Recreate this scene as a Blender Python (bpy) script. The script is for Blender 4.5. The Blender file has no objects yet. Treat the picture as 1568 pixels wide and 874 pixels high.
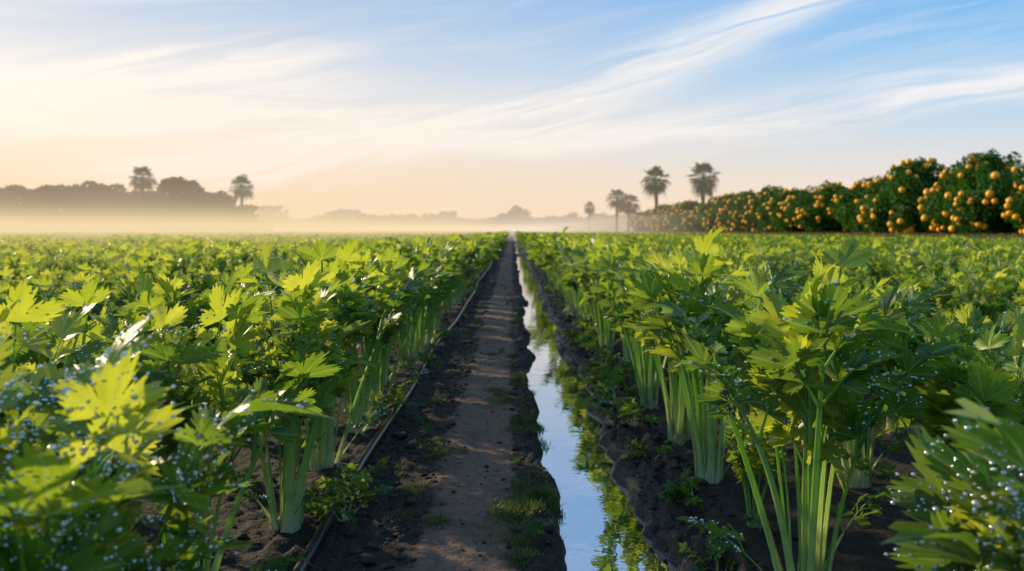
import bpy, bmesh, math
import numpy as np
from mathutils import Vector
R = np.random.default_rng(11)
scene = bpy.context.scene
scene.view_settings.view_transform='Standard'
scene.view_settings.look='None'
scene.view_settings.exposure=0
SUN_AZ=math.radians(-50); SUN_EL=math.radians(18)
sun_dir=Vector((math.sin(SUN_AZ)*math.cos(SUN_EL), math.cos(SUN_AZ)*math.cos(SUN_EL), math.sin(SUN_EL)))
CAM_H=0.75

# ---------------------------------------------------------------- node helper
class NT:
    def __init__(s,nt):
        s.nt=nt
        for n in list(nt.nodes): nt.nodes.remove(n)
    def n(s,t,ins=None,**kw):
        nd=s.nt.nodes.new(t)
        for k,v in kw.items(): setattr(nd,k,v)
        if ins:
            for k,v in ins.items(): s.set(nd.inputs[k],v)
        return nd
    def set(s,sock,v):
        if isinstance(v,bpy.types.NodeSocket): s.nt.links.new(v,sock)
        else: sock.default_value=v
    def m(s,op,a,b=None,c=None,clamp=False):
        nd=s.nt.nodes.new('ShaderNodeMath'); nd.operation=op; nd.use_clamp=clamp
        s.set(nd.inputs[0],a)
        if b is not None: s.set(nd.inputs[1],b)
        if c is not None: s.set(nd.inputs[2],c)
        return nd.outputs[0]
    def mix(s,f,a,b,blend='MIX'):
        nd=s.nt.nodes.new('ShaderNodeMix'); nd.data_type='RGBA'; nd.blend_type=blend
        s.set(nd.inputs[0],f)
        s.set(nd.inputs[6],a if isinstance(a,bpy.types.NodeSocket) else (*a,1))
        s.set(nd.inputs[7],b if isinstance(b,bpy.types.NodeSocket) else (*b,1))
        return nd.outputs[2]
    def ss(s,v,lo,hi):
        nd=s.nt.nodes.new('ShaderNodeMapRange'); nd.interpolation_type='SMOOTHSTEP'
        s.set(nd.inputs[0],v); nd.inputs[1].default_value=lo; nd.inputs[2].default_value=hi
        return nd.outputs[0]
    def noise(s,vec,scale,detail=4,rough=.55,dist=0.0):
        nd=s.nt.nodes.new('ShaderNodeTexNoise')
        if vec is not None: s.set(nd.inputs['Vector'],vec)
        nd.inputs['Scale'].default_value=scale; nd.inputs['Detail'].default_value=detail
        nd.inputs['Roughness'].default_value=rough; nd.inputs['Distortion'].default_value=dist
        return nd.outputs[0]
    def ramp(s,v,stops):
        nd=s.nt.nodes.new('ShaderNodeValToRGB'); s.set(nd.inputs[0],v)
        el=nd.color_ramp.elements
        while len(el)<len(stops): el.new(.5)
        for e,(p,c) in zip(el,stops): e.position=p; e.color=(*c,1)
        return nd.outputs[0]
    def xyz(s,x,y,z):
        nd=s.nt.nodes.new('ShaderNodeCombineXYZ'); s.set(nd.inputs[0],x); s.set(nd.inputs[1],y); s.set(nd.inputs[2],z)
        return nd.outputs[0]
def newmat(name):
    m=bpy.data.materials.new(name); m.use_nodes=True
    return m,NT(m.node_tree)
def luv(t):
    a=t.n('ShaderNodeAttribute',attribute_name='luv')
    sp=t.n('ShaderNodeSeparateXYZ',{0:a.outputs['Vector']})
    return sp.outputs
def out(t,sh,vol=False):
    o=t.n('ShaderNodeOutputMaterial'); t.nt.links.new(sh,o.inputs['Volume' if vol else 'Surface'])

# ---------------------------------------------------------------- materials
def mat_leaf():
    m,t=newmat('celery_leaf')
    u=luv(t); x,y,r=u[0],u[1],u[2]
    ang=t.m('ARCTAN2',x,y)
    rad=t.m('SQRT',t.m('ADD',t.m('MULTIPLY',x,x),t.m('MULTIPLY',y,y)))
    def vv(deg,lo,hi):
        q=t.m('DIVIDE',ang,math.radians(deg)); fr=t.m('ABSOLUTE',t.m('SUBTRACT',q,t.m('ROUND',q)))
        d=t.m('MULTIPLY',t.m('MULTIPLY',fr,rad),math.radians(deg))
        return t.m('SUBTRACT',1,t.ss(d,lo,hi)),fr
    v1,fr=vv(60,.012,.035); v2,_=vv(14,.002,.02)
    v=t.m('MAXIMUM',v1,t.m('MULTIPLY',v2,t.m('MULTIPLY',t.ss(rad,.2,.5),.45)))
    oi=t.n('ShaderNodeObjectInfo')
    tc=t.n('ShaderNodeTexCoord')
    nz=t.noise(tc.outputs['Object'],30,3)
    f=t.m('ADD',t.m('MULTIPLY',r,0.76),t.m('MULTIPLY',oi.outputs['Random'],0.14))
    f=t.m('ADD',f,t.m('MULTIPLY',t.m('SUBTRACT',nz,.5),.35),clamp=True)
    col=t.ramp(f,[(0,(.018,.065,.016)),(.45,(.058,.15,.02)),(.75,(.14,.255,.03)),(1,(.28,.38,.045))])
    col=t.mix(t.m('MULTIPLY',v,.5),col,(.28,.41,.12))
    tcol=t.ramp(f,[(0,(.07,.17,.016)),(.45,(.26,.40,.02)),(.75,(.58,.65,.03)),(1,(.94,.90,.09))])
    tcol=t.mix(t.m('MULTIPLY',v,.4),tcol,(.45,.57,.15))
    bmp=t.n('ShaderNodeBump',{'Height':t.m('ADD',t.m('MULTIPLY',v,-1),t.m('MULTIPLY',nz,.8)),'Strength':.4,'Distance':.002})
    p=t.n('ShaderNodeBsdfPrincipled',{'Base Color':col,'Roughness':.36,'Normal':bmp.outputs[0]})
    p.inputs['Specular IOR Level'].default_value=.5
    tr=t.n('ShaderNodeBsdfTranslucent',{'Color':tcol})
    mx=t.n('ShaderNodeMixShader',{0:.52,1:p.outputs[0],2:tr.outputs[0]})
    out(t,mx.outputs[0]); return m
def mat_stalk():
    m,t=newmat('celery_stalk')
    u=luv(t)
    h=u[1]; a=u[0]
    col=t.ramp(h,[(0,(.84,.82,.58)),(.12,(.66,.77,.34)),(.35,(.42,.64,.14)),(.75,(.28,.50,.07)),(1,(.22,.41,.05))])
    tc=t.n('ShaderNodeTexCoord')
    nz=t.noise(tc.outputs['Object'],22,3)
    col=t.mix(t.m('MULTIPLY',t.ss(nz,.45,.8),.5),col,(.20,.40,.05))
    rib=t.m('SINE',t.m('MULTIPLY',a,44))
    col=t.mix(t.m('MULTIPLY',t.ss(rib,.2,1),.35),col,(.64,.78,.30))
    bmp=t.n('ShaderNodeBump',{'Height':rib,'Strength':.5,'Distance':.0012})
    p=t.n('ShaderNodeBsdfPrincipled',{'Base Color':col,'Roughness':.25,'Normal':bmp.outputs[0]})
    tr=t.n('ShaderNodeBsdfTranslucent',{'Color':col})
    mx=t.n('ShaderNodeMixShader',{0:.45,1:p.outputs[0],2:tr.outputs[0]})
    out(t,mx.outputs[0]); return m
def mat_dew():
    m,t=newmat('dew_drops')
    g=t.n('ShaderNodeBsdfGlossy',{'Color':(1,1,1,1),'Roughness':.13})
    d=t.n('ShaderNodeBsdfDiffuse',{'Color':(.95,.97,.97,1)})
    dt=t.n('ShaderNodeBsdfTranslucent',{'Color':(1,1,.95,1)})
    dd=t.n('ShaderNodeMixShader',{0:.6,1:d.outputs[0],2:dt.outputs[0]})
    tr=t.n('ShaderNodeBsdfTransparent',{'Color':(.95,1,.95,1)})
    lw=t.n('ShaderNodeLayerWeight',{'Blend':.4})
    f=t.m('ADD',.45,t.m('MULTIPLY',lw.outputs['Fresnel'],.5),clamp=True)
    m0=t.n('ShaderNodeMixShader',{0:.65,1:tr.outputs[0],2:dd.outputs[0]})
    mx=t.n('ShaderNodeMixShader',{0:f,1:m0.outputs[0],2:g.outputs[0]})
    out(t,mx.outputs[0]); return m
def mat_foliage(name,c0,c1,trans=.25,tint=(.12,.2,.02),spec=.5):
    m,t=newmat(name); u=luv(t)
    col=t.ramp(u[2],[(0,c0),(1,c1)])
    p=t.n('ShaderNodeBsdfPrincipled',{'Base Color':col,'Roughness':.5})
    p.inputs['Specular IOR Level'].default_value=spec
    tr=t.n('ShaderNodeBsdfTranslucent',{'Color':(*tint,1)})
    mx=t.n('ShaderNodeMixShader',{0:trans,1:p.outputs[0],2:tr.outputs[0]})
    out(t,mx.outputs[0]); return m
def mat_simple(name,c0,c1,scale=8,rough=.8,bump=.4,spec=.4,dist=.01):
    m,t=newmat(name); tc=t.n('ShaderNodeTexCoord')
    nz=t.noise(tc.outputs['Object'],scale,5)
    col=t.ramp(nz,[(.3,c0),(.7,c1)])
    b=t.n('ShaderNodeBump',{'Height':nz,'Strength':bump,'Distance':dist})
    p=t.n('ShaderNodeBsdfPrincipled',{'Base Color':col,'Roughness':rough,'Normal':b.outputs[0]})
    p.inputs['Specular IOR Level'].default_value=spec
    out(t,p.outputs[0]); return m
def mat_ground():
    m,t=newmat('farm_soil'); u=luv(t)
    tc=t.n('ShaderNodeTexCoord'); P=tc.outputs['Object']
    n1=t.noise(P,5,6,.6); n2=t.noise(P,38,5,.65); n3=t.noise(P,160,4,.6); n4=t.noise(P,14,4,.6)
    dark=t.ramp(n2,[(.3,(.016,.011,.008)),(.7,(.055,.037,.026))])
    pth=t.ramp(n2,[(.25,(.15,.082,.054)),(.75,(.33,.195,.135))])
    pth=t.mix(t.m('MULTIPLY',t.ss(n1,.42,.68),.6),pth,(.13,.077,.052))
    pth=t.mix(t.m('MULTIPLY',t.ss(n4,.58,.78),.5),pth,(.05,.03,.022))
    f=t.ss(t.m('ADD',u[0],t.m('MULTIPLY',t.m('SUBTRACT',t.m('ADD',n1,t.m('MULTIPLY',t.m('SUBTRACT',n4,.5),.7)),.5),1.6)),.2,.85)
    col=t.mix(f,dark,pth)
    straw=t.ramp(n1,[(.3,(.16,.12,.05)),(.7,(.10,.13,.04))])
    col=t.mix(u[2],col,straw)
    hgt=t.m('ADD',t.m('MULTIPLY',n2,1.0),t.m('ADD',t.m('MULTIPLY',n3,.35),t.m('MULTIPLY',n4,1.2)))
    b=t.n('ShaderNodeBump',{'Height':hgt,'Strength':1,'Distance':.018})
    rough=t.m('SUBTRACT',.92,t.m('MULTIPLY',u[1],.66))
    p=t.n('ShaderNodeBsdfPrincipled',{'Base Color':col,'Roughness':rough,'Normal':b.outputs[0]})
    out(t,p.outputs[0]); return m
def mat_water():
    m,t=newmat('ditch_water'); tc=t.n('ShaderNodeTexCoord')
    nz=t.noise(tc.outputs['Object'],9,3)
    b=t.n('ShaderNodeBump',{'Height':nz,'Strength':.12,'Distance':.01})
    d=t.n('ShaderNodeBsdfDiffuse',{'Color':(.05,.04,.03,1)})
    g=t.n('ShaderNodeBsdfGlossy',{'Color':(.97,.97,1,1),'Roughness':.015,'Normal':b.outputs[0]})
    mx=t.n('ShaderNodeMixShader',{0:.74,1:d.outputs[0],2:g.outputs[0]})
    out(t,mx.outputs[0]); return m
def mat_hose():
    m,t=newmat('black_plastic'); tc=t.n('ShaderNodeTexCoord')
    nz=t.noise(tc.outputs['Object'],30,4)
    col=t.ramp(nz,[(.45,(.008,.012,.020)),(.75,(.025,.023,.022))])
    p=t.n('ShaderNodeBsdfPrincipled',{'Base Color':col,'Roughness':.28})
    p.inputs['Specular IOR Level'].default_value=.45
    out(t,p.outputs[0]); return m
def mat_far():
    m,t=newmat('far_crop'); tc=t.n('ShaderNodeTexCoord'); P=tc.outputs['Object']
    n=t.noise(P,3,5,.7)
    col=t.ramp(n,[(.35,(.06,.12,.018)),(.7,(.2,.27,.05))])
    b=t.n('ShaderNodeBump',{'Height':n,'Strength':1,'Distance':.3})
    p=t.n('ShaderNodeBsdfPrincipled',{'Base Color':col,'Roughness':.6,'Normal':b.outputs[0]})
    out(t,p.outputs[0]); return m
M_leaf=mat_leaf(); M_stalk=mat_stalk(); M_dew=mat_dew()
M_or_leaf=mat_foliage('orange_tree_leaf',(.010,.05,.007),(.045,.15,.018),.3,(.09,.26,.015),.2)
M_dist=mat_foliage('distant_foliage',(.016,.026,.010),(.04,.05,.016),.1,(.10,.15,.02),.15)
M_palm=mat_foliage('palm_frond',(.015,.04,.012),(.05,.09,.022),.2)
M_dead=mat_foliage('dry_palm_frond',(.10,.07,.035),(.2,.14,.07),.2,(.2,.12,.05))
M_grass=mat_foliage('grass_blades',(.03,.06,.012),(.12,.18,.03),.35,(.2,.3,.03))
M_bark=mat_simple('bark',(.07,.05,.035),(.16,.12,.085),6,.9,.6,.2,.03)
M_orange=mat_simple('orange_fruit',(1.0,.38,.003),(1.0,.48,.005),3,.35,.1,.5,.002)
M_clod=mat_simple('soil_clod_dark',(.018,.012,.009),(.06,.04,.028),25,.8,.8,.35,.01)
M_gr=mat_ground(); M_wat=mat_water(); M_hose=mat_hose(); M_far=mat_far()

# ---------------------------------------------------------------- mesh builder
class MB:
    def __init__(s): s.v=[];s.a=[];s.n=0;s.q=[];s.qm=[];s.t=[];s.tm=[]
    def add(s,v,q=None,t=None,mat=0,attr=None):
        v=np.asarray(v,float); s.v.append(v)
        if attr is None: attr=np.zeros((len(v),3))
        s.a.append(np.asarray(attr,float))
        if q is not None and len(q): s.q.append(np.asarray(q)+s.n); s.qm.append(np.full(len(q),mat))
        if t is not None and len(t): s.t.append(np.asarray(t)+s.n); s.tm.append(np.full(len(t),mat))
        s.n+=len(v)
    def mesh(s,name,mats,smooth=True,zfit=None):
        me=bpy.data.meshes.new(name)
        V=np.concatenate(s.v); A=np.concatenate(s.a)
        if zfit: V=V*(zfit/np.quantile(V[:,2],.9985))
        Q=np.concatenate(s.q) if s.q else np.zeros((0,4),int)
        T=np.concatenate(s.t) if s.t else np.zeros((0,3),int)
        mi=np.concatenate((s.qm+s.tm))
        me.vertices.add(len(V)); me.vertices.foreach_set('co',V.astype(np.float32).ravel())
        loops=np.concatenate([Q.ravel(),T.ravel()]).astype(np.int32)
        me.loops.add(len(loops)); me.loops.foreach_set('vertex_index',loops)
        npoly=len(Q)+len(T); me.polygons.add(npoly)
        st=np.concatenate([np.arange(len(Q))*4, len(Q)*4+np.arange(len(T))*3]).astype(np.int32)
        me.polygons.foreach_set('loop_start',st)
        me.polygons.foreach_set('material_index',mi.astype(np.int32))
        me.polygons.foreach_set('use_smooth',np.full(npoly,smooth))
        at=me.attributes.new('luv','FLOAT_VECTOR','POINT'); at.data.foreach_set('vector',A.astype(np.float32).ravel())
        for m in mats: me.materials.append(m)
        me.update(calc_edges=True); me.validate()
        return me
def obj(name,me,loc=(0,0,0),rz=0,sc=1,link=True):
    o=bpy.data.objects.new(name,me); o.location=loc; o.rotation_euler=(0,0,rz)
    o.scale=(sc,sc,sc) if not hasattr(sc,'__len__') else sc
    if link: scene.collection.objects.link(o)
    return o
def nrm(v): 
    v=np.asarray(v,float); return v/(np.linalg.norm(v)+1e-9)
bm=bmesh.new(); bmesh.ops.create_icosphere(bm,subdivisions=1,radius=1)
ICO1=(np.array([v.co[:] for v in bm.verts]),np.array([[v.index for v in f.verts] for f in bm.faces])); bm.free()
bm=bmesh.new(); bmesh.ops.create_icosphere(bm,subdivisions=2,radius=1)
ICO2=(np.array([v.co[:] for v in bm.verts]),np.array([[v.index for v in f.verts] for f in bm.faces])); bm.free()

def vnoise(x,y,seed=0):
    xi=np.floor(x).astype(np.int64); yi=np.floor(y).astype(np.int64)
    fx=x-xi; fy=y-yi; fx=fx*fx*(3-2*fx); fy=fy*fy*(3-2*fy)
    def h(a,b):
        n=(a*374761393+b*668265263+seed*974711)&0x7fffffff
        n=((n^(n>>13))*1274126177)&0x7fffffff
        return ((n^(n>>16))&0xffff)/65535.
    return (h(xi,yi)*(1-fx)+h(xi+1,yi)*fx)*(1-fy)+(h(xi,yi+1)*(1-fx)+h(xi+1,yi+1)*fx)*fy*1.0
def fbm(x,y,o=4,seed=0):
    s=0;a=.5
    for i in range(o): s=s+a*(vnoise(x,y,seed+i)-.5); x=x*2.03;y=y*2.03;a*=.5
    return s*2
def sst(x,a,b):
    t=np.clip((x-a)/(b-a),0,1); return t*t*(3-2*t)

# ---------------------------------------------------------------- celery
def leaf_template(rg,hi=True):
    cs=[-60,0,60]; ls=[.86,1,.86]
    if hi: prof=[(-1,.36),(-.90,.64),(-.82,.76),(-.70,.66),(-.58,.90),(-.48,.97),(-.36,.80),(-.25,1.0),(-.16,1.04),(-.08,.93),(0,1.12),(.08,.93),(.16,1.04),(.25,1.0),(.36,.80),(.48,.97),(.58,.90),(.70,.66),(.82,.76),(.90,.64)]
    else: prof=[(-1,.40),(-.75,.8),(-.4,.98),(0,1.08),(.4,.98),(.75,.8)]
    th=[];rr=[];tt=[]
    for i,(c,l) in enumerate(zip(cs,ls)):
        l=l*rg.uniform(.86,1.1)
        for (a,b) in prof:
            th.append(c+a*30+rg.uniform(-.8,.8)); rr.append(l*b*rg.uniform(.95,1.05)); tt.append(a)
    th.append(90);rr.append(.3);tt.append(1); rr[0]=.3
    th=np.radians(th);rr=np.array(rr);tt=np.array(tt)
    fr=[.3,.65,1.0] if hi else [.6,1.0]
    v=[[0,0,0]]
    ph=rg.uniform(0,6);dr=rg.uniform(.0,.65);fo=rg.uniform(.10,.30);ru=rg.uniform(.04,.17);cup=rg.uniform(-.2,.45)
    for f in fr:
        Rr=rr*f; x=np.sin(th)*Rr; y=np.cos(th)*Rr
        z=-dr*np.clip(y,0,9)**2+fo*np.abs(tt)*Rr*.8+ru*np.sin(th*4+ph)*Rr**2-cup*x*x+ru*.9*np.sin(th*9+ph*2)*Rr**3
        v+=list(np.stack([x,y,z],1))
    v=np.array(v); n=len(th)
    tris=[[0,1+k+1,1+k] for k in range(n-1)]
    qs=[]
    for j in range(len(fr)-1):
        a=1+j*n;b=a+n
        qs+=[[a+k,a+k+1,b+k+1,b+k] for k in range(n-1)]
    return v,np.array(qs) if qs else None,np.array(tris)
LH=[leaf_template(R,True) for _ in range(14)]
LL=[leaf_template(R,False) for _ in range(8)]
def put_leaf(mb,rg,p,Y,N,size,lod,rnd,dew):
    T=(LH if lod==0 else LL); v,q,t=T[rg.integers(len(T))]
    Y=nrm(Y); N=nrm(N-Y*np.dot(N,Y)); X=np.cross(Y,N)
    sx=rg.uniform(.85,1.1)*size*(1 if rg.random()<.5 else -1)
    W=p+size*(v[:,1:2]*Y+v[:,2:3]*N)+sx*v[:,0:1]*X
    mb.add(W,q,t,0,np.stack([v[:,0],v[:,1],np.full(len(v),rnd)],1))
    if dew>0 and lod==0:
        k=int(dew*rg.uniform(20,44)); nn=(len(v)-1)//3
        idx=rg.integers(1+nn,len(v),k)
        sg=1 if N[2]>=0 else -1
        for i in idx:
            f=rg.uniform(.5,1) if rg.random()<.45 else 1
            c=p+(W[i]-p)*f
            r=rg.uniform(.0014,.0037)*(1.4 if rg.random()<.15 else 1)
            mb.add(ICO1[0]*[r,r,r*.8]+c+sg*N*r*.6,None,ICO1[1],2)
def tube(mb,pts,rad,sides,mat,h0,h1):
    pts=np.array(pts);n=len(pts)
    tg=np.gradient(pts,axis=0); tg/=np.linalg.norm(tg,axis=1)[:,None]+1e-9
    ref=np.array([.31,.2,.93]) if abs(tg[0][2])<.9 else np.array([1,.1,0])
    V=[];A=[]
    for i in range(n):
        a=nrm(np.cross(tg[i],ref)); b=np.cross(tg[i],a)
        for k in range(sides):
            an=2*math.pi*k/sides
            V.append(pts[i]+rad[i]*(math.cos(an)*a+math.sin(an)*b)); A.append([k/sides,h0+(h1-h0)*i/(n-1),.5])
    q=[[i*sides+k,i*sides+(k+1)%sides,(i+1)*sides+(k+1)%sides,(i+1)*sides+k] for i in range(n-1) for k in range(sides)]
    mb.add(V,q,None,mat,A)
def frond(mb,rg,base,phi,lean,bend,L,w0,lod,rnd,dewp,node0=.55,lsize=.075):
    o=np.array([math.cos(phi),math.sin(phi),0]); S=np.array([-math.sin(phi),math.cos(phi),0]); up=np.array([0,0,1.])
    n=14 if lod==0 else 5
    s=np.linspace(0,1,n); a=lean+bend*s**2.4
    wob=rg.uniform(-.22,.22)
    d=np.sin(a)[:,None]*o+np.cos(a)[:,None]*up+(wob*s)[:,None]*S
    d/=np.linalg.norm(d,axis=1)[:,None]
    P=np.zeros((n,3)); P[0]=base
    for i in range(1,n): P[i]=P[i-1]+d[i]*L/(n-1)
    w=np.interp(s,[0,.05,.14,node0,node0+.1,1],[w0*1.45,w0*1.2,w0*.86,w0*.56,w0*.38,w0*.18])
    if lod==0:
        K=[];ks=9
        for k in range(ks): an=math.pi*k/(ks-1); K.append((math.cos(an),math.sin(an)*.62))
        for k in range(1,5): x=-1+2*k/5.; K.append((x,.30*(1-x*x)))
    else:
        K=[(1,0),(0,.6),(-1,0)]
    nk=len(K);V=[];A=[]
    for i in range(n):
        So=nrm(S-d[i]*np.dot(S,d[i])); O=np.cross(So,d[i]); 
        if np.dot(O,o)<0: O=-O
        for j,(x,y) in enumerate(K):
            V.append(P[i]+w[i]*.5*(x*So+y*O*1.05)); A.append([j/9.,s[i]*L/.65,rnd])
    q=[[i*nk+k,i*nk+(k+1)%nk,(i+1)*nk+(k+1)%nk,(i+1)*nk+k] for i in range(n-1) for k in range(nk)]
    mb.add(V,q,None,1,A)
    def at(u):
        f=u*(n-1);i=min(int(f),n-2);g=f-i
        return P[i]*(1-g)+P[i+1]*g,d[min(i+1,n-1)]
    nodes=[node0,node0+(1-node0)*.42,node0+(1-node0)*.75] if lod==0 else [node0,node0+(1-node0)*.5]
    dv=dewp if rg.random()<dewp*1.3 else 0
    for ni,u in enumerate(nodes):
        p,T=at(u)
        for side in (-1,1):
            sl=[.080,.055,.028][ni]*rg.uniform(.7,1.3)*L/.6
            D=nrm(T*rg.uniform(.8,1.5)+side*S*rg.uniform(.6,1)+o*rg.uniform(-.3,.45)+up*rg.uniform(-.05,.45))
            e=p+D*sl
            if lod==0: tube(mb,[p,p+D*sl*.5+up*.003,e],[w0*.2,w0*.15,w0*.1],5,1,.7,1)
            N=up*.7-o*rg.uniform(-.3,.8)+rg.normal(0,.4,3)
            sz=lsize*[1.0,.85,.7][ni]*rg.uniform(.75,1.2)
            D2=nrm(D+rg.normal(0,.22,3)-up*rg.uniform(-.25,.45))
            rr=np.clip(rnd+rg.uniform(-.2,.2),0,1)
            put_leaf(mb,rg,e,D2,N,sz,lod,rr,dv)
            if lod==0 and ni<2 and rg.random()<.55:
                for s2 in (-1,1):
                    D3=nrm(D+s2*np.cross(D,nrm(N))*.9)
                    put_leaf(mb,rg,p+D*sl*.62,D3,N+rg.normal(0,.3,3),sz*.62,lod,rr,dv*.8)
    p,T=at(1)
    N=nrm(up*.4-o*.9+rg.normal(0,.3,3))
    put_leaf(mb,rg,p,nrm(T+rg.normal(0,.18,3)),N,lsize*1.0*rg.uniform(.9,1.2),lod,rnd,dv)
def celery(name,seed,lod,dew=.3,lmul=1.0,tone=0.0):
    rg=np.random.default_rng(seed); mb=MB()
    groups=[(6,.030,.15,.34,.60,.0255,.38,.69),(5,.020,.09,.28,.64,.022,.56,.65),(4,.010,.04,.18,.69,.015,.92,.61)]
    if lod==1: groups=[(5,.034,.15,.6,.56,.028,.42,.60),(4,.022,.08,.4,.60,.024,.60,.60),(4,.010,.04,.2,.66,.02,.90,.60)]
    for (cnt,rb,ln,bd,L,w0,rn,nd) in groups:
        off=rg.uniform(0,6)
        for k in range(cnt):
            phi=off+2*math.pi*k/cnt+rg.normal(0,.38)
            base=np.array([math.cos(phi)*rb,math.sin(phi)*rb,-.012])
            frond(mb,rg,base,phi,ln*rg.uniform(.2,2.0),bd*rg.uniform(.4,1.6),L*rg.uniform(.72,1.06),w0*rg.uniform(.65,1.3),lod,
                  np.clip(rn+tone+rg.uniform(-.2,.2),0,1),dew*rg.uniform(.5,1.3),nd+rg.uniform(-.09,.05),.073*lmul*rg.uniform(.8,1.2) if lod==0 else .105)
    if lod==0:
        for k in range(rg.integers(2,5)):
            phi=rg.uniform(0,6.28)
            frond(mb,rg,np.array([math.cos(phi)*.035,math.sin(phi)*.035,0]),phi,rg.uniform(.4,1.0),rg.uniform(.3,.7),rg.uniform(.14,.30),.009,lod,.4,dew*.5,.5,.042)
        v=ICO2[0]*[.034,.034,.03]; v=v*(1+.12*np.sin(v[:,0:1]*190+v[:,1:2]*140)); v[:,2]+=.002
        mb.add(v,None,ICO2[1],1,np.tile([.3,0,.5],(len(v),1)))
        for k in range(14):
            a=rg.uniform(0,6.28); b=np.array([math.cos(a),math.sin(a),0])
            tube(mb,[b*.02,b*.04+[0,0,-.004],b*rg.uniform(.05,.07)+[0,0,-.016]],[.0022,.0016,.0006],4,1,0,0)
    return mb.mesh(name,[M_leaf,M_stalk,M_dew],zfit=.655)
HI=[celery('celery_mesh_%d'%i,100+i,0,d) for i,d in enumerate([.35,.6,.75,.45,1.0,.35])]
NEAR=[celery('celery_mesh_broad_%d'%i,150+i,0,1.25,1.4,-.16) for i in range(2)]
LO=[celery('celery_simple_%d'%i,200+i,1) for i in range(5)]
ALL=HI+NEAR

hero=[(-.50,.77,.95,6,.3),(-.80,1.16,.96,2,2.0),(-.63,1.44,.97,0,4.2),(-.56,1.84,1.03,1,.6),(-.585,2.30,1.03,3,2.9),(-.57,2.72,1.0,5,1.2),
      (.58,.75,.86,7,1.9),(.585,1.48,1.04,3,5.0),(.60,1.84,.42,0,3.0),(.585,2.2,1.06,5,1.1),(.59,2.62,1.02,1,3.4)]
for x,y,s,v,r in hero: obj('celery_plant',ALL[v],(x,y,.012),r,s)
for side in (-1,1):
    y=3.10
    while y<9:
        obj('celery_plant',HI[R.integers(6)],(side*.58+R.normal(0,.025),y,.012),R.uniform(0,6.28),R.uniform(.88,1.03))
        y+=R.uniform(.33,.44)

def make_coll(name,meshes):
    c=bpy.data.collections.new(name)
    for i,m in enumerate(meshes): c.objects.link(bpy.data.objects.new('%s_%02d'%(name,i),m))
    return c
C_hi=make_coll('celery_detailed',HI); C_lo=make_coll('celery_light',LO)
def scatter(name,pts,rots,scls,idx,coll,tilt=None):
    me=bpy.data.meshes.new(name); n=len(pts)
    me.vertices.add(n); me.vertices.foreach_set('co',np.asarray(pts,np.float32).ravel())
    rv=np.zeros((n,3),np.float32); rv[:,2]=rots
    if tilt is not None: rv[:,0]=tilt[:,0]; rv[:,1]=tilt[:,1]
    a=me.attributes.new('rot3','FLOAT_VECTOR','POINT'); a.data.foreach_set('vector',rv.ravel())
    a=me.attributes.new('scl','FLOAT','POINT'); a.data.foreach_set('value',np.asarray(scls,np.float32))
    a=me.attributes.new('idx','INT','POINT'); a.data.foreach_set('value',np.asarray(idx,np.int32))
    o=obj(name,me)
    g=bpy.data.node_groups.new(name+'_gn','GeometryNodeTree')
    g.interface.new_socket('Geometry',in_out='INPUT',socket_type='NodeSocketGeometry')
    g.interface.new_socket('Geometry',in_out='OUTPUT',socket_type='NodeSocketGeometry')
    N=g.nodes;Lk=g.links
    gi=N.new('NodeGroupInput');go=N.new('NodeGroupOutput')
    ci=N.new('GeometryNodeCollectionInfo'); ci.inputs['Collection'].default_value=coll
    ci.inputs['Separate Children'].default_value=True; ci.inputs['Reset Children'].default_value=True
    ip=N.new('GeometryNodeInstanceOnPoints'); ip.inputs['Pick Instance'].default_value=True
    def na(nm,ty):
        q=N.new('GeometryNodeInputNamedAttribute'); q.data_type=ty; q.inputs['Name'].default_value=nm
        return [s for s in q.outputs if s.enabled and s.name=='Attribute'][0]
    Lk.new(gi.outputs[0],ip.inputs['Points']); Lk.new(ci.outputs[0],ip.inputs['Instance'])
    Lk.new(na('idx','INT'),ip.inputs['Instance Index'])
    e=N.new('FunctionNodeEulerToRotation'); Lk.new(na('rot3','FLOAT_VECTOR'),e.inputs[0]); Lk.new(e.outputs[0],ip.inputs['Rotation'])
    Lk.new(na('scl','FLOAT'),ip.inputs['Scale'])
    Lk.new(ip.outputs[0],go.inputs[0])
    md=o.modifiers.new('instances','NODES'); md.node_group=g
    return o
rows=[-.58,-.95,.58,1.0,1.42,1.86]
x=-2.15; k=0
while x>-75: rows.append(x); k+=1; x-=(.42 if k%3 else .72)
x=2.5;k=0
while x<15.8: rows.append(x); k+=1; x+=(.42 if k%3 else .66)
P1=[];P2=[]
for rx in rows:
    first=abs(rx)<.6
    y=-.6 if not first else 9.2
    if rx in(-.95,1.0): y=1.6 if rx<0 else 1.1
    y=max(y,(abs(rx)-3)/.85)
    rowh=R.uniform(.92,1.06)
    while y<95:
        st=.37 if y<25 else .44
        tall=.98 if first else (.86 if abs(rx)<1.2 else .81*rowh)
        pnt=(rx+R.normal(0,.035),y+R.normal(0,.05),.01)
        sc=tall*R.uniform(.82,1.08)*(1+.07*math.sin(rx*1.3+y*.7))*(1-.1*min(max(y-8,0)/30,1))
        (P1 if y<9 and abs(rx)<8 else P2).append((*pnt,sc))
        y+=st*R.uniform(.9,1.1)
P1=np.array(P1);P2=np.array(P2)
scatter('celery_rows',P1[:,:3],R.uniform(0,6.28,len(P1)),P1[:,3],R.integers(0,6,len(P1)),C_hi,R.normal(0,.06,(len(P1),2)))
scatter('celery_field',P2[:,:3],R.uniform(0,6.28,len(P2)),P2[:,3],R.integers(0,5,len(P2)),C_lo,R.normal(0,.07,(len(P2),2)))
print('plants',len(P1),len(P2))

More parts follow.
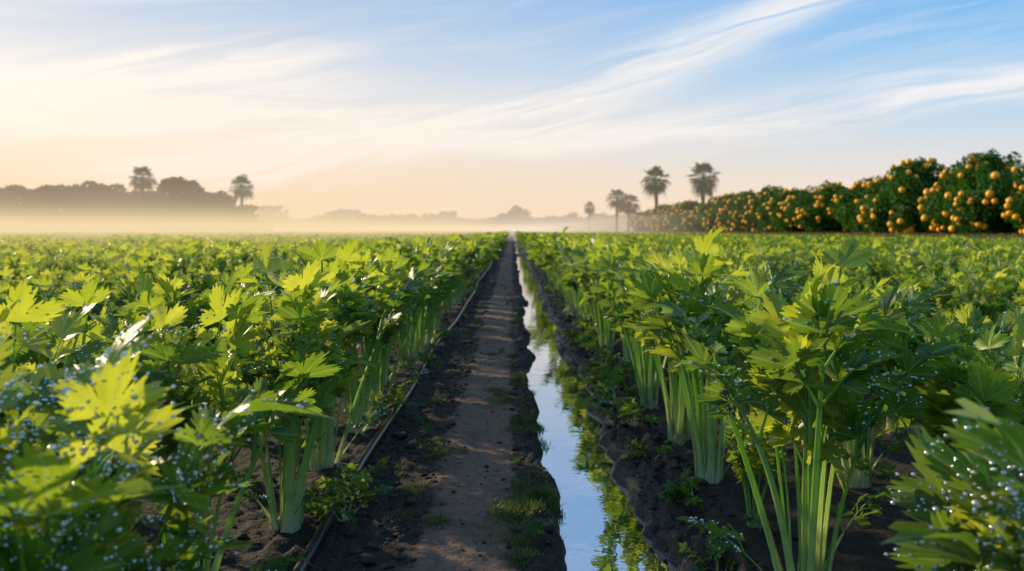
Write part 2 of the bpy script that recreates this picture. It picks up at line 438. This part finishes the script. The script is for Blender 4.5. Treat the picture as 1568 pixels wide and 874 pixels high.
def grid(xs,ys,zf,attrf=None):
    X,Y=np.meshgrid(xs,ys); Z=zf(X,Y)
    V=np.stack([X.ravel(),Y.ravel(),Z.ravel()],1); nx=len(xs);ny=len(ys)
    i=np.arange((ny-1)*(nx-1)); r=i//(nx-1);c=i%(nx-1); a=r*nx+c
    Q=np.stack([a,a+1,a+1+nx,a+nx],1)
    return V,Q,(attrf(X,Y,Z) if attrf else None)
mb=MB(); V,Q,_=grid(np.linspace(-400,16,420),np.linspace(92,420,260),lambda X,Y:.36+.09*fbm(X*.9,Y*.9,3)+.0*X); mb.add(V,Q,None,0)
obj('distant_crop_field',mb.mesh('distant_crop_field',[M_far]))

# ---------------------------------------------------------------- ground
def edges(y):
    z=np.zeros_like(y)
    xl=.10+.06*fbm(y*.9,z,3,5)+.07*fbm(y*5,z+3,3,6)
    xr=.35+.05*fbm(y*.8,z+7,3,8)+.06*fbm(y*6,z+9,3,9)
    br=sst(vnoise(y*.35,z+20,4),.66,.85)*sst(y,6,10)*.1
    return xl+br,xr-br
def height(X,Y):
    xl,xr=edges(Y)
    lo=fbm(X*7,Y*7,4,1)*.5; hi=fbm(X*34,Y*34,3,2)
    path=sst(X,-.30,-.22)*(1-sst(X,.0,.07))
    rough=1-.45*path
    z=.026*lo*rough+.014*hi*rough
    z+=.012*sst(np.abs(X),.44,.52)
    z-=.012*(sst(X,-.46,-.40)*(1-sst(X,-.30,-.22)))
    right=sst(X,.36,.40)*(1-sst(X,.50,.56)); z+=right*(.026*hi+.012)
    lb=sst(X,.02,.06)*(1-sst(X,.08,.14)); z+=lb*(.014+.016*hi)
    d=sst(X,xl-.012,xl+.03)*(1-sst(X,xr-.045,xr+.02))
    z=z*(1-d)+(-.085)*d
    z-=.07*np.exp(-((X+1.55)/.2)**2)
    z+=.42*sst(X,16.1,17.3)
    return z
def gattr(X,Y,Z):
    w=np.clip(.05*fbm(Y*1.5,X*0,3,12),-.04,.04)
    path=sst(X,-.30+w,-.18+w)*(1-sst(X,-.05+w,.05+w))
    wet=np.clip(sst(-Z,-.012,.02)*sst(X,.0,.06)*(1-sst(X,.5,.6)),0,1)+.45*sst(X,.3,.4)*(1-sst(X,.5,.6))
    st=sst(X,16.2,17)
    return np.stack([path.ravel(),np.clip(wet,0,1).ravel(),st.ravel()],1)
xc=np.arange(-.8,.8001,.0085)
g=.8*np.exp(np.linspace(0,math.log(1200/.8),110))[1:]
xs=np.concatenate([-g[::-1],xc,g])
xs=np.sort(np.concatenate([xs,np.linspace(16,17.5,8)]))
ys=np.concatenate([[-60,-20,-8,-4,-2,-1,0,.6],1.1*np.exp(np.linspace(0,math.log(2000/1.1),900))])
mb=MB(); V,Q,A=grid(xs,ys,height,gattr); mb.add(V,Q,None,0,A)
obj('ground',mb.mesh('ground',[M_gr]))
mb=MB(); V,Q,_=grid(np.linspace(.0,.44,5),np.concatenate([[-1],np.linspace(1,160,60)]),lambda X,Y:X*0-.03); mb.add(V,Q,None,0)
obj('ditch_water',mb.mesh('ditch_water',[M_wat]))
yy=np.concatenate([np.arange(-.5,12,.12),np.arange(12,90,1.)])
hx=-.462+.016*np.sin(yy*.9+1)+.009*np.sin(yy*2.3)
hz=.019+.004*np.sin(yy*3.1)
mb=MB(); tube(mb,np.stack([hx,yy,hz],1),np.full(len(yy),.0155),14,0,0,1)
obj('drip_irrigation_hose',mb.mesh('drip_irrigation_hose',[M_hose]))
def hz_at(x,y): return float(height(np.array([[x]]),np.array([[y]]))[0,0])
mb=MB(); n=0
while n<3600:
    y=1.3+R.exponential(3.2); 
    if y>16: continue
    u=R.random()
    if u<.38: x=R.uniform(-.5,-.22)
    elif u<.72: x=R.uniform(.36,.56)
    elif u<.82: x=R.uniform(-.0,.1)
    elif u<.92: x=R.uniform(-.24,0)
    else: x=R.choice([-1,1])*R.uniform(.5,.75)
    s=R.lognormal(-5.3,.5)
    if u>=.82 and u<.92: s*=.5
    if s>.022: continue
    z=hz_at(x,y)
    if z<-.035: continue
    v=ICO2[0]*(1+.28*(vnoise(ICO2[0][:,0]*2.2+n,ICO2[0][:,1]*2.2+ICO2[0][:,2]*1.7,n%97)-.5))[:,None]
    v=v*[s*R.uniform(.8,1.5),s*R.uniform(.8,1.5),s*R.uniform(.5,.9)]
    a=R.uniform(0,6.28); c,si=math.cos(a),math.sin(a)
    v=np.stack([v[:,0]*c-v[:,1]*si,v[:,0]*si+v[:,1]*c,v[:,2]],1)+[x,y,z+s*.15]
    mb.add(v,None,ICO2[1],0); n+=1
obj('soil_clods',mb.mesh('soil_clods',[M_clod]))
def blades(mb,cx,cy,rx,ry,n,hmin,hmax):
    th=R.uniform(0,6.28,n); rr=np.sqrt(R.random(n))*R.uniform(.6,1.15,n)
    X=cx+np.cos(th)*rr*rx; Y=cy+np.sin(th)*rr*ry
    Z=np.maximum(height(X[:,None],Y[:,None])[:,0],-.03)-.002
    H=R.uniform(hmin,hmax,n)*(1.15-.6*rr); a=R.uniform(0,6.28,n); ln=R.uniform(.2,1.3,n); w=R.uniform(.0006,.0015,n)
    dx=np.cos(a);dy=np.sin(a); b=R.uniform(0,1,n)
    V=[]
    for (f,wf) in ((0,1),(.5,.85),(1,.1)):
        px=X+dx*H*ln*f*f; py=Y+dy*H*ln*f*f; pz=Z+H*(f-.35*f*f*ln)
        V.append(np.stack([px-dy*w*wf,py+dx*w*wf,pz],1)); V.append(np.stack([px+dy*w*wf,py-dx*w*wf,pz],1))
    V=np.stack(V,1).reshape(-1,3); i=np.arange(n)*6
    Q=np.concatenate([np.stack([i,i+1,i+3,i+2],1),np.stack([i+2,i+3,i+5,i+4],1)])
    A=np.zeros((len(V),3)); A[:,2]=np.repeat(b,6)
    mb.add(V,Q,None,0,A)
mb=MB()
blades(mb,.02,1.98,.09,.09,1700,.012,.045); blades(mb,.09,2.02,.05,.07,800,.012,.045); blades(mb,.0,1.85,.12,.16,500,.008,.03)
blades(mb,.03,1.68,.05,.05,300,.01,.03)
blades(mb,.07,2.9,.06,.10,900,.01,.035); blades(mb,-.24,2.5,.06,.07,500,.008,.025); blades(mb,-.3,2.0,.05,.06,260,.008,.02)
for k in range(85):
    y=1.7+R.exponential(4.5); u=R.random()
    x=R.uniform(.0,.1) if u<.5 else (R.uniform(-.38,-.2) if u<.8 else R.uniform(-.2,0))
    if u<.25 and y>5: x=R.uniform(-.1,.08)
    blades(mb,x,y,R.uniform(.015,.07),R.uniform(.02,.12),R.integers(60,420),.008,.028)
obj('grass_tufts',mb.mesh('grass_tufts',[M_grass]))
def weed(seed):
    rg=np.random.default_rng(seed); mb=MB()
    for k in range(7):
        phi=rg.uniform(0,6.28)
        frond(mb,rg,np.array([math.cos(phi)*.008,math.sin(phi)*.008,0]),phi,rg.uniform(.5,1.1),rg.uniform(.2,.7),rg.uniform(.08,.17),.005,0,rg.uniform(.2,.6),.1,.4,.03)
    return mb.mesh('weed_mesh',[M_leaf,M_stalk,M_dew])
W=[weed(s) for s in (1,2,3)]
for (x,y,s) in [(-.43,1.9,1.0),(-.47,2.1,.9),(-.52,2.95,1),(.49,1.98,.85),(.46,2.75,1.1),(.43,3.1,1),(.47,3.7,1.2),(-.5,3.9,.9),(.42,4.6,1.2),(.5,5.4,1.1),(.45,1.62,.6),(.45,2.4,.8),(.44,3.4,1.0)]:
    obj('weed_plant',W[R.integers(3)],(x,y,max(hz_at(x,y),-.02)),R.uniform(0,6),s)

# ---------------------------------------------------------------- trees
def leafcloud(mb,C,Rd,n,size,mat,asp=.5,shell=.55):
    C=np.asarray(C,float);Rd=np.asarray(Rd,float)
    vol=Rd.prod(1)**.67; k=R.choice(len(C),n,p=vol/vol.sum())
    d=R.normal(0,1,(n,3)); d/=np.linalg.norm(d,axis=1)[:,None]
    r=np.where(R.random(n)<shell,R.uniform(.86,1.07,n),R.random(n)**.33*.95)
    P=C[k]+d*Rd[k]*r[:,None]
    P=P[P[:,2]>.05]; n=len(P)
    a=R.normal(0,1,(n,3)); a/=np.linalg.norm(a,axis=1)[:,None]
    b=np.cross(a,R.normal(0,1,(n,3))); b/=np.linalg.norm(b,axis=1)[:,None]
    s=size*R.uniform(.6,1.3,n)[:,None]
    V=np.stack([P-a*s,P+b*s*asp,P+a*s,P-b*s*asp],1).reshape(-1,3)
    A=np.zeros((4*n,3)); A[:,2]=np.repeat(np.clip(R.random(n),0,1),4)
    mb.add(V,np.arange(4*n).reshape(-1,4),None,mat,A)
def orange_tree(seed):
    global R
    R=np.random.default_rng(seed); mb=MB()
    tube(mb,[[0,0,-.1],[.03,0,.4],[.0,.05,1.0],[0,0,1.6]],[.13,.1,.08,.05],8,1,0,1)
    C=[[0,0,1.35]];Rd=[[1.7,2.3,1.25]]
    for k in range(26):
        a=R.uniform(0,6.28); e=R.uniform(-.7,1.45)
        c=[1.75*math.cos(a)*math.cos(e),2.35*math.sin(a)*math.cos(e),1.35+1.25*math.sin(e)]
        r=R.uniform(.38,.8); C.append(c);Rd.append([r,r,r*.85])
        tube(mb,[[0,0,.7],[c[0]*.4,c[1]*.4,c[2]*.6+.2],[c[0]*.8,c[1]*.8,c[2]*.85+.1]],[.05,.03,.01],5,1,0,1)
    for k in range(9):
        a=R.uniform(0,6.28);r=R.uniform(.12,.3); q=R.uniform(0,1.3)
        C.append([q*math.cos(a),q*1.4*math.sin(a),2.6+R.uniform(-.05,.4)-.25*q]);Rd.append([r,r,r*1.4])
    leafcloud(mb,C,Rd,17000,.085,0,.45)
    leafcloud(mb,[[0,0,1.3]],[[1.4,1.9,1.1]],2500,.25,0,.8,.2)
    C=np.array(C);Rd=np.array(Rd)
    for k in range(110):
        i=R.integers(1,27); d=R.normal(0,1,3); d/=np.linalg.norm(d); ctr=C[i]-[0,0,1.3]
        if np.dot(d,ctr)<0: d=-d
        p=C[i]+d*Rd[i]*1.04; r=R.uniform(.105,.15)
        if p[2]<.1: continue
        mb.add(ICO2[0]*[r,r,r*.95]+p,None,ICO2[1],2)
    return mb.mesh('orange_tree_mesh',[M_or_leaf,M_bark,M_orange])
OT=[orange_tree(s) for s in (5,6,7)]
R=np.random.default_rng(77)
y=25.6;i=0
while y<114:
    o=obj('orange_tree',OT[i%3],(19.6+R.uniform(-.2,.2),y,.38),R.uniform(-.3,.3)+(math.pi if i%2 else 0),(1,R.uniform(.95,1.1),R.uniform(.94,1.16)))
    o=obj('orange_tree',OT[(i+1)%3],(25.5,y+2,.38),R.uniform(0,6),R.uniform(.85,1))
    y+=5.0;i+=1
mb=MB(); n=26000
X=R.uniform(16.3,18.8,n);Y=20+R.random(n)**1.6*95;H=R.uniform(.06,.24,n);a=R.uniform(0,6.28,n);w=.018
Z=height(X[:,None],Y[:,None])[:,0]
V=np.stack([np.stack([X-np.sin(a)*w,Y+np.cos(a)*w,Z],1),np.stack([X+np.sin(a)*w,Y-np.cos(a)*w,Z],1),np.stack([X+np.cos(a)*H*.5,Y+np.sin(a)*H*.5,Z+H],1)],1).reshape(-1,3)
A=np.zeros((3*n,3));A[:,2]=np.repeat(R.random(n),3)
mb.add(V,None,np.arange(3*n).reshape(-1,3),0,A)
M_straw=mat_foliage('dry_grass',(.09,.10,.03),(.26,.20,.08),.3,(.3,.22,.06))
obj('verge_grass',mb.mesh('verge_grass',[M_straw]))

def woodland(name,specs,nleaf,size):
    mb=MB()
    for (x,y,h,w) in specs:
        C=[[x,y,h*.42]];Rd=[[w*.62,w*.5,h*.40]]
        for k in range(11):
            a=R.uniform(0,6.28);q=R.uniform(.1,.55)*w; 
            C.append([x+q*math.cos(a),y+q*math.sin(a),h*R.uniform(.66,.95)-.2*h*(q/w)]);Rd.append([w*R.uniform(.14,.28)]*2+[h*R.uniform(.06,.12)])
            tube(mb,[[x,y,h*.3],[(x+C[-1][0])/2,(y+C[-1][1])/2,h*.55],C[-1]],[.2,.12,.05],5,1,0,1)
        for k in range(4):
            C.append([x+R.uniform(-.6,.6)*w,y+R.uniform(-3,3),h*.15]);Rd.append([w*.4,w*.4,h*.25])
        tube(mb,[[x,y,-.1],[x+.2,y,h*.35],[x,y,h*.7]],[.35,.25,.12],6,1,0,1)
        leafcloud(mb,C,Rd,nleaf,size,0,.7,.7)
    return obj(name,mb.mesh(name,[M_dist,M_bark]))
sp=[]
def sx2x(sx,d): return (sx-784)/1132*d
for sx,h in [(-260,8),(-190,9),(-120,8),(-60,8.4),(-15,11),(18,10.8),(50,9.2),(80,9.6),(108,9.6),(140,11.2),(165,10.8),(195,9.4),(225,9.0),(255,10.8),(282,11.4),(308,10.0),(332,8.4),(352,6.4),(362,4.5)]:
    d=150+R.uniform(-5,8); sp.append((sx2x(sx,d),d,h*R.uniform(.97,1.05),R.uniform(6,8.5)))
woodland('woodland',sp,8000,.34)
sp=[]
sx=-500
while sx<1500:
    d=R.uniform(370,410); h=R.uniform(6.5,10.5)+(4 if R.random()<.16 else 0)
    sp.append((sx2x(sx,d),d,h,R.uniform(9,15))); sx+=R.uniform(12,22)
woodland('distant_treeline',sp,1500,.8)

def palm(seed,H):
    global R
    R=np.random.default_rng(seed); mb=MB()
    n=10; t=np.linspace(0,1,n); bx=R.uniform(-.35,.35)
    pts=np.stack([bx*t*t,R.uniform(-.2,.2)*t*t,H*t-.1],1)
    rad=np.interp(t,[0,.06,.5,.93,1],[.34,.24,.2,.23,.16])
    tube(mb,pts,rad,10,1,0,1)
    top=pts[-1]
    def fan(p,D,up,size,mat,segs=13,droop=.35,rn=.5):
        D=nrm(D);S=nrm(np.cross(D,up));N=np.cross(S,D)
        for k in range(segs):
            a=math.radians(-100+200*k/(segs-1)); dd=math.cos(a)*D+math.sin(a)*S
            l=size*(1-.25*abs(a)/2)*R.uniform(.9,1.1); sd=nrm(np.cross(dd,N))
            m=p+dd*l*.55; e=p+dd*l+np.array([0,0,-1])*droop*l*R.uniform(.5,1.2); w=.05*size+.015
            V=[p,m-sd*w,m+sd*w+N*w*.4,e]
            mb.add(V,None,[[0,1,2],[1,3,2]],mat,[[0,0,rn]]*4)
    nf=44
    for k in range(nf):
        a=k*2.39996; e=math.radians(np.interp(k/nf,[0,1],[80,-58])+R.uniform(-10,10))
        D=np.array([math.cos(a)*math.cos(e),math.sin(a)*math.cos(e),math.sin(e)])
        pl=R.uniform(.85,1.35); mid=top+D*pl*.6+[0,0,.06]; p=top+D*pl+[0,0,-.05]
        tube(mb,[top,mid,p],[.03,.02,.018],4,0,0,1)
        fan(p,D+[0,0,-.25],np.array([0,0,1.])+.01*D,R.uniform(.8,1.1),0,rn=R.random(),droop=.3+.4*(k/nf))
    for k in range(12):
        a=R.uniform(0,6.28);D=np.array([math.cos(a)*.35,math.sin(a)*.35,-1])
        p=top+[0,0,-.25]+D*.5
        tube(mb,[top,p],[.02,.015],4,2,0,1)
        fan(p,D,np.array([math.cos(a),math.sin(a),.3]),.6,2,9,.2,R.random())
    return mb.mesh('palm_tree_mesh',[M_palm,M_bark,M_dead])
for i,(sx,topy,d,sc) in enumerate([(217,264,140,1.45),(370,277,135,1.3),(1006,264,105,1.2),(1076,260,98,1.25),(944,296,150,1.25),(962,304,152,1.4),(902,312,200,1.0)]):
    H=(352-topy)/1132*d+.75-1.0
    obj('palm_tree',palm(300+i,H/sc),(sx2x(sx,d),d,0),i*1.3,sc)
R=np.random.default_rng(5)

# ---------------------------------------------------------------- mist volumes (homogeneous: extinction + own emission in place of light the mist would scatter)
def box(name,x0,x1,y0,y1,z0,z1,dens,em):
    m,t=newmat(name+'_vol')
    s=t.n('ShaderNodeVolumeAbsorption',{'Color':(0,0,0,1),'Density':dens})
    e=t.n('ShaderNodeEmission',{'Color':(*em,1),'Strength':dens})
    a=t.n('ShaderNodeAddShader',{0:s.outputs[0],1:e.outputs[0]}); out(t,a.outputs[0],True)
    mb=MB(); v=[[x,y,z] for z in (z0,z1) for y in (y0,y1) for x in (x0,x1)]
    mb.add(v,[[0,2,3,1],[4,5,7,6],[0,1,5,4],[2,6,7,3],[0,4,6,2],[1,3,7,5]],None,0)
    return obj(name,mb.mesh(name,[m],False))
box('morning_haze',-500,500,50,900,-.5,20,.0024,(.96,.75,.55))
box('ground_mist',-490,-1.2,14,360,-.4,1.9,.0085,(1.0,.80,.53))
box('ground_mist',-1.1,12,45,360,-.4,1.9,.0085,(.98,.82,.62))
box('field_glow_mist',-80,-2.6,4.5,60,-.35,1.25,.014,(.96,.72,.37))  # glowing volume added to give the left field a warm haze
box('mist_bank',-480,-28,90,142,-.3,4.2,.003,(1.0,.72,.40))
box('low_mist_bank',-478,-27,88,141,-.25,2.9,.004,(1.0,.74,.42))

# ---------------------------------------------------------------- sky
w=bpy.data.worlds.new('World'); scene.world=w; w.use_nodes=True
t=NT(w.node_tree)
sky=t.n('ShaderNodeTexSky',sky_type='NISHITA'); sky.sun_disc=False; sky.sun_elevation=SUN_EL; sky.sun_rotation=SUN_AZ
sky.dust_density=2.0
tc=t.n('ShaderNodeTexCoord'); sp_=t.n('ShaderNodeSeparateXYZ',{0:tc.outputs['Generated']}); dx,dy,dz=sp_.outputs
el=t.m('MULTIPLY',t.m('ARCSINE',dz),57.2958)
az=t.m('MULTIPLY',t.m('ARCTAN2',dx,dy),57.2958)
hl=t.m('MAXIMUM',t.m('SQRT',t.m('ADD',t.m('MULTIPLY',dx,dx),t.m('MULTIPLY',dy,dy))),.001)
dot=t.m('DIVIDE',t.m('ADD',t.m('MULTIPLY',dx,math.sin(SUN_AZ)),t.m('MULTIPLY',dy,math.cos(SUN_AZ))),hl)
wf=t.ss(dot,-.0,1.12)
e01=t.m('DIVIDE',el,90,clamp=True)
Lr=t.ramp(e01,[(0,(1.0,.62,.28)),(.03,(1.0,.72,.42)),(.07,(.99,.83,.67)),(.12,(.81,.80,.81)),(.2,(.42,.58,.79)),(1,(.10,.24,.55))])
Rr=t.ramp(e01,[(0,(.92,.77,.66)),(.03,(.78,.79,.82)),(.08,(.47,.69,.90)),(.14,(.22,.54,.90)),(.2,(.14,.44,.88)),(1,(.08,.22,.55))])
base=t.mix(wf,Rr,Lr)
warp=t.noise(t.xyz(t.m('MULTIPLY',az,.045),t.m('MULTIPLY',el,.12),0),1.0,3,.5)
warp=t.m('MULTIPLY',t.m('SUBTRACT',warp,.5),5.5)
def band(c,mm,sig,q=0.0,a0=-90,a1=90,fa=8):
    line=t.m('ADD',t.m('ADD',c,t.m('MULTIPLY',az,mm)),t.m('MULTIPLY',t.m('MULTIPLY',az,az),q))
    dd=t.m('DIVIDE',t.m('ADD',t.m('SUBTRACT',el,line),warp),sig)
    gsn=t.m('EXPONENT',t.m('MULTIPLY',t.m('MULTIPLY',dd,dd),-1))
    return t.m('MULTIPLY',gsn,t.m('MULTIPLY',t.ss(az,a0-fa,a0+fa),t.m('SUBTRACT',1,t.ss(az,a1-fa,a1+fa))))
def streak(slope,su,sv,seed,lo,hi):
    u=t.m('ADD',az,t.m('MULTIPLY',el,slope)); v=t.m('SUBTRACT',t.m('ADD',el,t.m('MULTIPLY',warp,.6)),t.m('MULTIPLY',az,slope))
    nz=t.noise(t.xyz(t.m('MULTIPLY',u,su),t.m('MULTIPLY',v,sv),seed),1.0,7,.62,.6)
    return t.ss(nz,lo,hi)
s1=streak(.25,.05,.75,1.3,.32,.62); s2=streak(.08,.05,.8,5.1,.34,.64); s3=streak(.16,.05,.55,9.7,.42,.75)
bA=t.m('MULTIPLY',band(9.0,.25,1.7,.003,-26,26),s1)
bA2=t.m('MULTIPLY',band(7.2,.10,1.3,0,-30,12),s1)
bB=t.m('MULTIPLY',band(6.9,.065,1.1,0,-6,60),s2)
bC=t.m('MULTIPLY',band(14.0,.14,1.9,0,-70,-14,5),s1)
bD=t.m('MULTIPLY',band(9.0,.03,1.9,0,-70,-8,8),s2)
veil=t.m('MULTIPLY',s3,t.m('MULTIPLY',.30,t.ss(el,0,8)))
cl=t.m('ADD',t.m('ADD',t.m('ADD',bA,bB),t.m('ADD',bC,bA2)),t.m('ADD',bD,veil),clamp=True)
cl=t.m('MULTIPLY',cl,.9)
ccol=t.mix(wf,(.94,.94,.96),(1.02,.94,.85))
col=t.mix(cl,base,ccol)
col10=t.mix(1.0,col,(10.3,10.3,10.3),'MULTIPLY')
fin=t.mix(.04,col10,sky.outputs[0])
bg=t.n('ShaderNodeBackground',{'Color':fin,'Strength':.1})
o=t.n('ShaderNodeOutputWorld'); t.nt.links.new(bg.outputs[0],o.inputs[0])

sl=bpy.data.lights.new('sun','SUN'); sl.energy=5.0; sl.angle=math.radians(1.4); sl.color=(1,.81,.50)
so=bpy.data.objects.new('sun',sl); so.rotation_euler=sun_dir.to_track_quat('Z','Y').to_euler(); scene.collection.objects.link(so)
cd=bpy.data.cameras.new('camera'); cd.lens=26; cd.sensor_width=36; cd.shift_y=-85/1568; cd.clip_end=4000; cd.clip_start=.02
cd.dof.use_dof=True; cd.dof.focus_distance=1.6; cd.dof.aperture_fstop=4.5
co=bpy.data.objects.new('camera',cd); co.location=(0,0,CAM_H); co.rotation_euler=(math.pi/2,0,0); scene.collection.objects.link(co)
scene.camera=co
